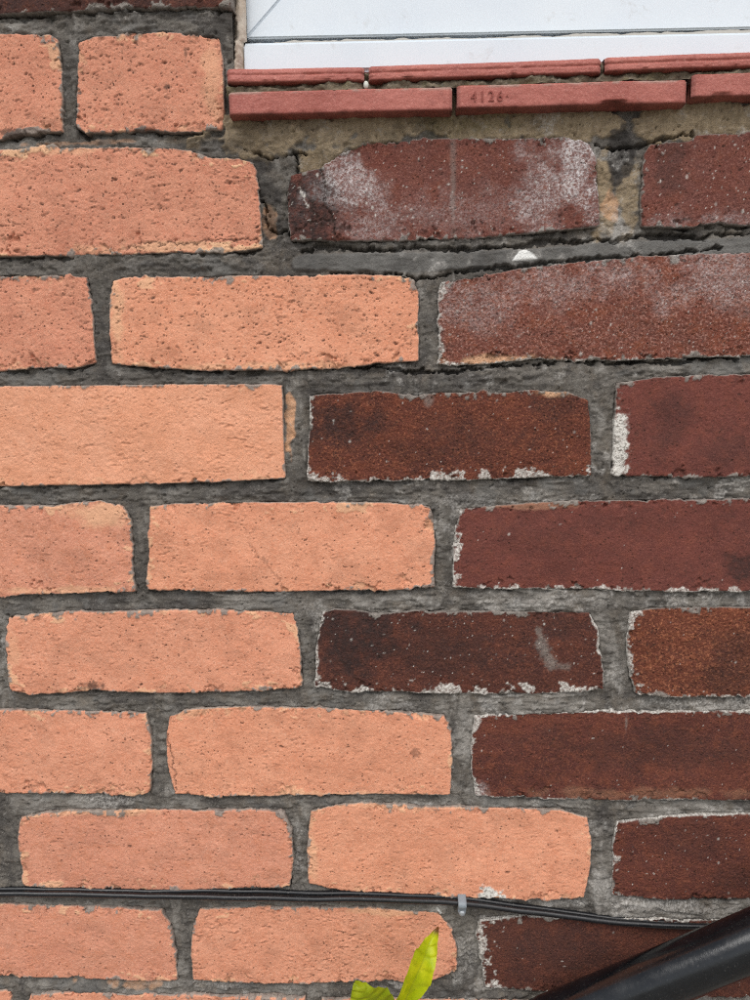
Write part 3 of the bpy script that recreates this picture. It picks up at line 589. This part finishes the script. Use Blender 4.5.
# maker's number stamped in the tile
def stamped(txt, px, py, hpx, y):
    cu = bpy.data.curves.new('number', 'FONT'); cu.body = txt; cu.size = 1; cu.space_character = 1.35
    tmp = bpy.data.objects.new('number', cu); COL.objects.link(tmp)
    dg = bpy.context.evaluated_depsgraph_get(); me = bpy.data.meshes.new_from_object(tmp.evaluated_get(dg))
    bpy.data.objects.remove(tmp)
    v = np.array([p.co[:] for p in me.vertices]); polys = [tuple(p.vertices) for p in me.polygons]
    a = at(px, py, y); hh = a[2] - at(px, py + hpx, y)[2]; b = at(px + 100, py - 2.4, y)
    s = hh / .7; v = v * s
    P = np.stack([a[0] + v[:, 0] * .92, np.full(len(v), y), a[2] - hh + v[:, 1] + v[:, 0] * (b[2] - a[2]) / (b[0] - a[0])], 1)
    m, nt, bs = newmat('stamped_number'); bs.inputs['Base Color'].default_value = srgb(140, 74, 65); bs.inputs['Roughness'].default_value = .85
    # rebuilt as a shallow solid so that it reads as pressed lettering
    n = len(P); bk = P.copy(); bk[:, 1] += .0012
    F = list(polys) + [tuple(i + n for i in reversed(p)) for p in polys]
    from collections import Counter
    cnt = Counter(); 
    for p in polys:
        for i in range(len(p)): cnt[(p[i], p[(i + 1) % len(p)])] += 1
    F += [(i, i + n, j + n, j) for (i, j) in cnt if (j, i) not in cnt]
    bpy.data.meshes.remove(me)
    return add('number', np.vstack([P, bk]), F, m, numbered[0], smooth=False, loc=tuple(numbered[0].location + sill.location))
stamped('4126·', 470.5, 91.0, 10.5, YL - .0008)
# mortar squeezed between the two tile courses
def strip_mortar():
    A, B = at(229, 84, 0), at(930, 58, 0); C = at(229, 98, 0)
    n, m = 430, 16; H = A[2] - C[2] + .004
    t = np.linspace(0, 1, n)[None, :]; s = np.linspace(0, 1, m)[:, None]
    X = A[0] + (B[0] - A[0]) * t + 0 * s; Z = A[2] + .002 + (B[2] - A[2]) * t - H * s
    Y = -.0050 - .0042 * sstep(.42, .72, s + .12 * samp(F_CHIP, X, Z)) + .0012 * samp(F_CHIP, X + .2, Z) + .0005 * samp(F_FINE, X, Z)
    one = np.ones(X.shape)
    add('mortar', np.stack([X, Y, Z], -1).reshape(-1, 3), grid_faces(m, n)[:, ::-1].copy(), MORTAR, sill,
        dict(sand=.55 * one, moss=.45 * sstep(.2, 1.2, samp(F_CHIP, X + .3, Z)), soot=.25 * sstep(-.2, 1, samp(F_MID, X + .1, Z))), loc=tuple(sill.location))
strip_mortar()
b = at(366, 85, -.0098)
bm = bmesh.new(); bmesh.ops.create_icosphere(bm, subdivisions=2, radius=.0024)
pv = [(v.co.x * .8 + b[0], v.co.y * .7 + b[1], v.co.z * 1.15 + b[2]) for v in bm.verts]; pf = [tuple(v.index for v in f.verts) for f in bm.faces]; bm.free()
wm, wnt, wb = newmat('filler'); wb.inputs['Base Color'].default_value = srgb(205, 206, 196); wb.inputs['Roughness'].default_value = .6
add('filler_blob', pv, pf, wm, sill, loc=tuple(sill.location))

# ------------------------------------------------------------------ white plastic window
def upvc():
    m, nt, b = newmat('white_plastic'); t = NT(nt)
    col = t.mix(t.ramp(t.noise(14, 4, .6), .3, .7), srgb(214, 223, 231), srgb(220, 228, 234))
    col = t.mix(t.mul(t.ramp(t.noise(42, 6, .75, .5), .56, .74), .45), col, srgb(172, 166, 156))
    nt.links.new(col, b.inputs['Base Color']); b.inputs['Roughness'].default_value = .38; b.inputs['Specular IOR Level'].default_value = .45
    nt.links.new(t.ramp(t.noise(45, 5, .7), .35, .65, .30, .50), b.inputs['Roughness']); nt.links.new(t.bump(t.noise(20, 3, .5), .15, .001), b.inputs['Normal'])
    return m
UPVC = upvc()
gl, gnt2, glb = newmat('window_glass'); glb.inputs['Base Color'].default_value = (.9, .95, .95, 1); glb.inputs['Transmission Weight'].default_value = 1
glb.inputs['Roughness'].default_value = .0; glb.inputs['IOR'].default_value = 1.45
grm, _, gr_b = newmat('window_grime'); gr_b.inputs['Base Color'].default_value = srgb(168, 165, 158); gr_b.inputs['Roughness'].default_value = .9
FY = .016                                                    # face of the frame, behind the wall's face
fl_ = at(246, 38.5, FY); fr_ = at(760, 28, FY); slope = (fr_[2] - fl_[2]) / (fr_[0] - fl_[0])
FXL, FZB = float(fl_[0]), float(fl_[2]); FXR = OPEN_X1 - .016; FZT = OPEN_Z1 - .010
win = empty('window', (FXL, FY, FZB), 'white plastic window frame, dirty groove along its bottom rail', 'window')
def prism(name, outline, y0, y1, mat, parent, bev=.0015):
    """outline in (x, z), front at y0, with a small bevel round the front"""
    bm = bmesh.new(); vs_ = [bm.verts.new((x, y0, z)) for x, z in outline]; f = bm.faces.new(vs_)
    r = bmesh.ops.extrude_face_region(bm, geom=[f]); bmesh.ops.translate(bm, vec=(0, y1 - y0, 0), verts=[v for v in r['geom'] if isinstance(v, bmesh.types.BMVert)])
    bmesh.ops.recalc_face_normals(bm, faces=bm.faces)
    if bev: bmesh.ops.bevel(bm, geom=list(bm.edges), offset=bev, segments=2, affect='EDGES', clamp_overlap=True)
    V = [v.co[:] for v in bm.verts]; bm.verts.index_update(); F = [tuple(v.index for v in f.verts) for f in bm.faces]; bm.free()
    root = parent
    loc = tuple(win.location) if parent is win else tuple(parent.location)
    return add(name, V, F, mat, parent, smooth=False, loc=loc)
FW = .062                                                    # width of the frame members
g_ = .00012                                                  # hairline at the welded mitres
zl = lambda x: FZB + slope * (x - FXL)
prism('bottom_rail', [(FXL + g_, zl(FXL)), (FXR - g_, zl(FXR)), (FXR - FW, zl(FXR) + FW - g_), (FXL + FW, zl(FXL) + FW - g_)], FY, FY + .06, UPVC, win, .0011)
prism('stile', [(FXL, zl(FXL) + g_), (FXL + FW - g_, zl(FXL) + FW), (FXL + FW - g_, FZT - FW), (FXL, FZT)], FY, FY + .06, UPVC, win, .0011)
prism('stile', [(FXR, zl(FXR) + g_), (FXR, FZT), (FXR - FW + g_, FZT - FW), (FXR - FW + g_, zl(FXR) + FW)], FY, FY + .06, UPVC, win, .0011)
prism('top_rail', [(FXL + g_, FZT), (FXL + FW, FZT - FW + g_), (FXR - FW, FZT - FW + g_), (FXR - g_, FZT)], FY, FY + .06, UPVC, win, .0011)
prism('pane', [(FXL + FW - .008, zl(FXL) + FW - .008), (FXR - FW + .008, zl(FXR) + FW - .008), (FXR - FW + .008, FZT - FW + .008), (FXL + FW - .008, FZT - FW + .008)], FY + .024, FY + .030, gl, win, 0)
# sill section under the frame, standing a little forward of it
CY = FY - .007
ca, cb_ = at(241.5, 42.2, CY), at(760, 30.2, CY); cc, cd = at(241.5, 71, CY), at(760, 55, CY)
prism('sill_section', [(ca[0], ca[2]), (cc[0], cc[2] - .002), (OPEN_X1 - .012, cd[2] + slope * (OPEN_X1 - cd[0]) - .002), (OPEN_X1 - .012, cb_[2] + slope * (OPEN_X1 - cb_[0]))], CY, FY + .06, UPVC, win, .0022)
# grime packed in the groove
n = 300; A, B = at(250, 46.5, FY - .001), at(790, 33, FY - .001)
t = np.linspace(0, 1, n); X = A[0] + (B[0] - A[0]) * t; Zg = A[2] + (B[2] - A[2]) * t
wd = .0028 + .0004 * samp(F_CHIP, X, 0 * X) + .0001 * samp(F_EDGE, X, 0 * X)
gv = np.concatenate([np.stack([X, 0 * X + FY - .0034 - .0002 * samp(F_EDGE, X, 0 * X + .1), Zg - .0035], 1), np.stack([X, 0 * X + FY - .0018, Zg - .0006 + wd], 1), np.stack([X, 0 * X + FY + .001, Zg + .0006 + wd], 1)])
add('groove_grime', gv, grid_faces(3, n), grm, win, loc=tuple(win.location))
# crumbling sealant down the left side of the frame
sm_, snt, sb_ = newmat('old_sealant'); st_ = NT(snt)
scol = st_.mix(st_.ramp(st_.noise(60, 5, .7), .35, .65), srgb(186, 170, 152), srgb(206, 196, 182))
scol = st_.mix(st_.mul(st_.attr('grime'), .8), scol, srgb(120, 98, 78)); snt.links.new(scol, sb_.inputs['Base Color']); sb_.inputs['Roughness'].default_value = .8
snt.links.new(st_.bump(st_.noise(300, 4, .7), .8, .0008), sb_.inputs['Normal'])
def sealant():
    zs = np.arange(at(238, 68)[2], OPEN_Z1, .0012)[:, None]; s = np.linspace(0, 1, 18)[None, :]
    zb, zt = at(238, 68)[2], at(238, 38)[2]
    w0 = at(229.5, 60, .006)[0] + (at(233.5, 0, .006)[0] - at(229.5, 60, .006)[0]) * np.clip((zs - zb) / (at(238, 0)[2] - zb), 0, 1)
    w1 = np.where(zs < zt + .002, at(243.5, 60, .008)[0], at(246.5, 20, .012)[0]) + 0 * zs
    X = w0 + (w1 - w0) * s + .0007 * samp(F_EDGE, zs + 0 * s, s * .01) * (1 - s) ; Z = zs + 0 * s
    lump = sstep(zt + .006, zt - .002, zs + .004 * samp(F_CHIP, X, Z))
    Y = .012 - .005 * np.sin(np.pi * s) ** .7 - .004 * lump * np.sin(np.pi * s) + .0006 * samp(F_MID, X, Z) + .0004 * samp(F_FINE, X, Z) * (.4 + lump) - .0002 * samp(F_GRIT, X, Z) * lump
    grime = np.clip(.25 * sstep(-.2, 1.2, samp(F_CHIP, X, Z)) + .5 * lump * sstep(-.3, .8, samp(F_EDGE, X, Z)), 0, 1)
    add('sealant', np.stack([X, Y, Z], -1).reshape(-1, 3), grid_faces(len(zs), 18), sm_, win, dict(grime=grime), loc=tuple(win.location))
sealant()
# reveal of the opening: brickwork returning behind the frame
def reveal():
    V, F = [], []
    for (a, b) in (((OPEN_X0, OPEN_Z0 - .0), (OPEN_X0, OPEN_Z1)), ((OPEN_X0, OPEN_Z1), (OPEN_X1, OPEN_Z1)), ((OPEN_X1, OPEN_Z1), (OPEN_X1, OPEN_Z0))):
        n = len(V); V += [(a[0], .003, a[1]), (b[0], .003, b[1]), (b[0], .10, b[1]), (a[0], .10, a[1])]; F.append((n, n + 1, n + 2, n + 3))
    add('reveal', V, F, MORTAR, wall, smooth=False)
reveal()
# plain rear leaf of the wall, so that no daylight comes from behind
dm, _, db_ = newmat('plaster'); db_.inputs['Base Color'].default_value = (.35, .33, .30, 1)
V, F = [], []
for (x0, x1, z0, z1) in ((WX0, OPEN_X0, 0, WZ1), (OPEN_X1, WX1, 0, WZ1), (OPEN_X0, OPEN_X1, 0, OPEN_Z0 - .02), (OPEN_X0, OPEN_X1, OPEN_Z1, WZ1)):
    n = len(V); V += [(x0, .10, z0), (x1, .10, z0), (x1, .10, z1), (x0, .10, z1), (x0, .22, z0), (x1, .22, z0), (x1, .22, z1), (x0, .22, z1)]
    F += [tuple(n + i for i in q) for q in ((0, 1, 2, 3), (5, 4, 7, 6), (4, 0, 3, 7), (1, 5, 6, 2), (3, 2, 6, 7), (4, 5, 1, 0))]
add('rear_leaf', V, F, dm, wall, smooth=False)

# ------------------------------------------------------------------ tubes: cables and pipe
def tube(P, rad, sides=14, wob=0.0):
    P = np.asarray(P, float); n = len(P); T = np.gradient(P, axis=0); T /= np.linalg.norm(T, axis=1)[:, None]
    up = np.array([0, -1.0, 0.02]); V = []
    rad = np.broadcast_to(rad, (n,))
    for i in range(n):
        s = np.cross(T[i], up); s /= np.linalg.norm(s); q = np.cross(s, T[i])
        a = np.linspace(0, 2 * np.pi, sides, endpoint=False)[:, None]
        V.append(P[i] + rad[i] * (np.cos(a) * s + np.sin(a) * q))
    V = np.vstack(V); F = []
    for i in range(n - 1):
        for k in range(sides):
            a, b = i * sides + k, i * sides + (k + 1) % sides; F.append((a, b, b + sides, a + sides))
    F += [tuple(reversed(range(sides))), tuple(range((n - 1) * sides, n * sides))]
    return V, F
def spline(K, n):
    K = np.asarray(K, float); t = np.linspace(0, len(K) - 1, n); i = np.clip(t.astype(int), 0, len(K) - 2); f = (t - i)[:, None]
    Kp = np.vstack([2 * K[0] - K[1], K, 2 * K[-1] - K[-2]]); p0, p1, p2, p3 = Kp[i], Kp[i + 1], Kp[i + 2], Kp[i + 3]
    return .5 * (2 * p1 + (p2 - p0) * f + (2 * p0 - 5 * p1 + 4 * p2 - p3) * f ** 2 + (3 * p1 - p0 - 3 * p2 + p3) * f ** 3)
def plastic(name, col, rough, dust, dcol, spec=.5):
    m, nt, b = newmat(name); t = NT(nt)
    c = t.mix(t.mul(t.ramp(t.noise(90, 5, .7), .45, .75), dust), col, dcol)
    c = t.mix(t.mul(t.ramp(t.noise(700, 2, .6), .62, .72), dust * 1.6), c, srgb(150, 146, 140))
    nt.links.new(c, b.inputs['Base Color']); b.inputs['Specular IOR Level'].default_value = spec
    nt.links.new(t.ramp(t.noise(60, 5, .7), .3, .7, rough - .05, rough + .10), b.inputs['Roughness'])
    nt.links.new(t.bump(t.noise(260, 4, .7), .25, .0003), b.inputs['Normal'])
    return m
CABLE = plastic('black_cable_sheath', srgb(20, 21, 24), .30, .14, srgb(70, 72, 74))
PIPE = plastic('black_pipe_plastic', srgb(10, 13, 17), .17, .05, srgb(70, 78, 86), .7)
def cable(pts, rad, label):
    P = spline([at(a, b, y) for a, b, y in pts], 220); P[:, 2] += .0003 * samp(F_BIG, P[:, 0], P[:, 0] * 0)
    V, F = tube(P, rad); c = tuple(P[0])
    return tag(add('cable', V, F, CABLE, None, loc=c), label, 'cable', 'cables along the wall')
cable([(-420,884,-.004),(-160,889,-.004),(0,893,-.0042),(100,894.5,-.0045),(200,897,-.0042),(300,898.5,-.0042),(400,900,-.0045),(462,903,-.0045),(500,907,-.0045),(560,915,-.0045),(620,922,-.0045),(670,925.5,-.0045),(720,926.5,-.0048),(800,923,-.005),(1000,910,-.005)], .0024, 'black cable in front, sagging from the grey clip to the pipe')
cable([(-420,881,.0005),(-160,886,.0005),(0,888.5,.0006),(100,890,.0004),(160,891,.0002),(220,891,.0006),(300,892.5,.0006),(400,895,.0002),(462,898,.0),(500,902.5,.0006),(560,911,.0008),(620,918.5,.0008),(670,922.5,.0012),(720,923,.0012),(800,920,.0012),(1000,908,.0012)], .0021, 'thinner black cable lying behind, just above the front cable')
# clip
CLIP, cnt_, cb3 = newmat('grey_clip_plastic'); cb3.inputs['Base Color'].default_value = srgb(128, 136, 142); cb3.inputs['Roughness'].default_value = .45
NAIL, _, nb = newmat('nail_steel'); nb.inputs['Base Color'].default_value = srgb(176, 180, 184); nb.inputs['Metallic'].default_value = .6; nb.inputs['Roughness'].default_value = .45
cl = at(462, 903, -.0045); ct = at(462, 898, 0.0)
clip = empty('cable_clip', (float(cl[0]), 0, float(cl[2])), 'small grey plastic clip nailed over the black cables', 'clip')
def clip_parts():
    # a strap over both cables, running into a lug below
    pz = [(ct[2] + .0050, .004), (ct[2] + .0042, .0008), (ct[2] + .0030, -.0030), (cl[2] + .0022, -.0076), (cl[2] + .0002, -.0088), (cl[2] - .0020, -.0080), (cl[2] - .0040, -.0052), (cl[2] - .0052, -.0042), (cl[2] - .0110, -.0040)]
    pz = spline(np.array([(0, y, z) for z, y in pz]), 30); w0 = .0034
    V, F = [], []
    z_end = pz[-1, 2]
    for i, p in enumerate(pz):
        w = w0 if p[2] > z_end + .003 else max(.0006, math.sqrt(max(0, 1 - ((z_end + .003 - p[2]) / .0031) ** 2)) * w0)
        tt = pz[min(i + 1, 29)] - pz[max(i - 1, 0)]; nn = np.array([0, -tt[2], tt[1]]); nn /= np.linalg.norm(nn)
        if nn[1] > 0: nn = -nn
        for sx, o in ((-w, 0), (-w * .8, .0007), (w * .8, .0007), (w, 0), (w, -.0010), (-w, -.0010)):
            V.append((cl[0] + sx, p[1] + nn[1] * o, p[2] + nn[2] * o))
    for i in range(29):
        for k in range(6): a, b = i * 6 + k, i * 6 + (k + 1) % 6; F.append((a, b, b + 6, a + 6))
    F += [tuple(range(6)), tuple(reversed(range(29 * 6, 30 * 6)))]
    add('strap', V, F, CLIP, clip, loc=tuple(clip.location))
    zc = cl[2] - .0088; V, F = [], []
    prof = [(.0025, -.0044), (.0026, -.0052), (.0021, -.0060), (.0010, -.0064)]
    for r, y in prof:
        for k in range(14): a = k / 14 * 2 * math.pi; V.append((cl[0] + r * math.cos(a), y, zc + r * math.sin(a)))
    for i in range(3):
        for k in range(14): a, b = i * 14 + k, i * 14 + (k + 1) % 14; F.append((a, b, b + 14, a + 14))
    F += [tuple(range(42, 56))]
    add('nail_head', V, F, NAIL, clip, loc=tuple(clip.location))
clip_parts()
# pipe: comes down from the right, turns to the ground left of the plant's foot
def pipe():
    a, b_ = at(611.5, 998, -.034), at(750, 941.5, -.050)
    d = (b_ - a) / np.linalg.norm(b_ - a)
    a0 = a - d * .10; K = [a0 - d * .02]
    pts = [b_ + d * .42, b_ + d * .20, b_, a, a - d * .06]
    down = np.array([0, 0, -1.0]); c0 = a - d * .06
    for k in range(1, 7):
        q = k / 6; w = d * -1 * (1 - q) + down * q; w /= np.linalg.norm(w); c0 = c0 + w * .022; pts.append(c0)
    pts.append(np.array([c0[0], c0[1], c0[2] * .5])); pts.append(np.array([c0[0], c0[1], 0.0]))
    P = spline(pts, 120); V, F = tube(P, .0196, 40)
    root = empty('pipe', (float(P[-1, 0]), float(P[-1, 1]), 0), 'thick black plastic pipe slanting across the lower right corner', 'pipe')
    add('barrel', V, F, PIPE, root, loc=tuple(root.location))
    i = 4; V, F = tube(P[i - 3:i + 6], .0232, 40); add('coupling', V, F, PIPE, root, loc=tuple(root.location))
pipe()

# ------------------------------------------------------------------ young plant in front of the wall
def leaf_mat(name, c1, c2):
    m, nt, b = newmat(name); t = NT(nt)
    col = t.mix(t.ramp(t.noise(70, 4, .6), .35, .65), c1, c2)
    col = t.mix(t.mul(t.attr('vein'), .5), col, srgb(142, 156, 18))
    col = t.mix(t.attr('brown'), col, srgb(112, 72, 26))
    tr = nt.nodes.new('ShaderNodeBsdfTranslucent'); mx = nt.nodes.new('ShaderNodeMixShader'); mx.inputs[0].default_value = .35
    nt.links.new(col, b.inputs['Base Color']); nt.links.new(col, tr.inputs['Color']); b.inputs['Roughness'].default_value = .42; b.inputs['Specular IOR Level'].default_value = .4
    nt.links.new(t.bump(t.noise(240, 4, .6), .35, .0006), b.inputs['Normal'])
    out = [n for n in nt.nodes if n.type == 'OUTPUT_MATERIAL'][0]
    nt.links.new(b.outputs[0], mx.inputs[1]); nt.links.new(tr.outputs[0], mx.inputs[2]); nt.links.new(mx.outputs[0], out.inputs[0])
    return m
LEAF_A = leaf_mat('young_leaf', srgb(176, 196, 20), srgb(206, 214, 34))
LEAF_B = leaf_mat('older_leaf', srgb(136, 158, 14), srgb(160, 176, 22))
STEM, _, sb2 = newmat('green_stem'); sb2.inputs['Base Color'].default_value = srgb(126, 138, 40); sb2.inputs['Roughness'].default_value = .6
PY = -.055
foot = at(396, 1100, PY); foot[2] = 0
plant = empty('young_plant', tuple(map(float, foot)), 'young plant with two yellow-green leaves in front of the wall', 'plant')
def leaf(left, mid, right, mat, veins=7, fold=.004, tip_brown=True):
    """left edge, midrib and right edge as 3D points from base to tip"""
    n, m = 60, 17
    L, M, Rr = spline(left, n), spline(mid, n), spline(right, n)
    s = np.linspace(-1, 1, m)[None, :, None]; tt = np.linspace(0, 1, n)[:, None]
    G = np.where(s < 0, M[:, None] * (1 + s) + L[:, None] * (-s), M[:, None] * (1 - s) + Rr[:, None] * s)
    ss = np.abs(s[..., 0]); ph = tt * veins - ss * 1.1
    v = np.abs((ph % 1) - .5) * 2                                  # 1 on a side vein
    vein = np.maximum(sstep(.86, .98, v) * (ss < .95) * .7, sstep(.10, .03, ss))
    G[..., 1] += -fold * ss ** 1.4 * np.sin(np.pi * np.clip(tt + .05, 0, 1)) + .0013 * sstep(.5, 1, v) * sstep(0, .3, ss) - .0008 * np.sin(ph * 6.28) * ss * .6
    G[..., 1] += .0015 * np.sin(tt * 17 + s[..., 0] * 2) * ss ** 2
    brown = sstep(.90, .97, tt + 0 * ss) * (1 if tip_brown else 0)
    ob = add('leaf', G.reshape(-1, 3), grid_faces(n, m), mat, plant, dict(vein=vein, brown=brown), loc=tuple(plant.location))
    return ob
p = lambda a, b, y: at(a, b, y)
leaf([p(392,1030,PY), p(391,1014,PY-.004), p(396,998,PY-.006), p(404.5,975,PY-.008), p(411,960,PY-.006), p(415.5,947,PY-.003), p(424,939.5,PY+.002), p(438.5,928,PY+.010)],
     [p(394,1032,PY), p(400,1014,PY), p(407,996,PY-.001), p(418,972,PY-.001), p(424,958,PY+.001), p(427.5,948,PY+.003), p(431,940,PY+.006), p(438.8,927.7,PY+.010)],
     [p(396,1030,PY), p(409,1014,PY-.003), p(417,1000,PY-.005), p(428,985,PY-.006), p(433,970,PY-.004), p(436.7,957,PY), p(437.3,943,PY+.003), p(439.2,928,PY+.010)], LEAF_A)
leaf([p(393,1034,PY), p(397,1012,PY-.004), p(395,995,PY-.010), p(390,988,PY-.014), p(383,984.5,PY-.018), p(369,983,PY-.022), p(355,982.5,PY-.026)],
     [p(393,1036,PY), p(385,1018,PY-.008), p(379,1007,PY-.016), p(373,1000,PY-.022), p(367,995,PY-.026), p(361,989,PY-.028), p(354.2,982.8,PY-.027)],
     [p(391,1038,PY), p(374,1030,PY-.012), p(363,1020,PY-.020), p(356,1010,PY-.026), p(351,1001,PY-.030), p(351.5,991,PY-.030), p(353.6,983.2,PY-.027)], LEAF_B, tip_brown=False)
V, F = tube(spline([foot, foot + np.array([.010, .004, .25]), foot + np.array([.006, -.002, .45]), p(394, 1060, PY), p(393.5, 1033, PY)], 50), np.linspace(.0030, .0013, 50), 8)
add('stem', V, F, STEM, plant, loc=tuple(plant.location))

scene.cycles.use_denoising = False
scene.cycles.filter_width = 1.1
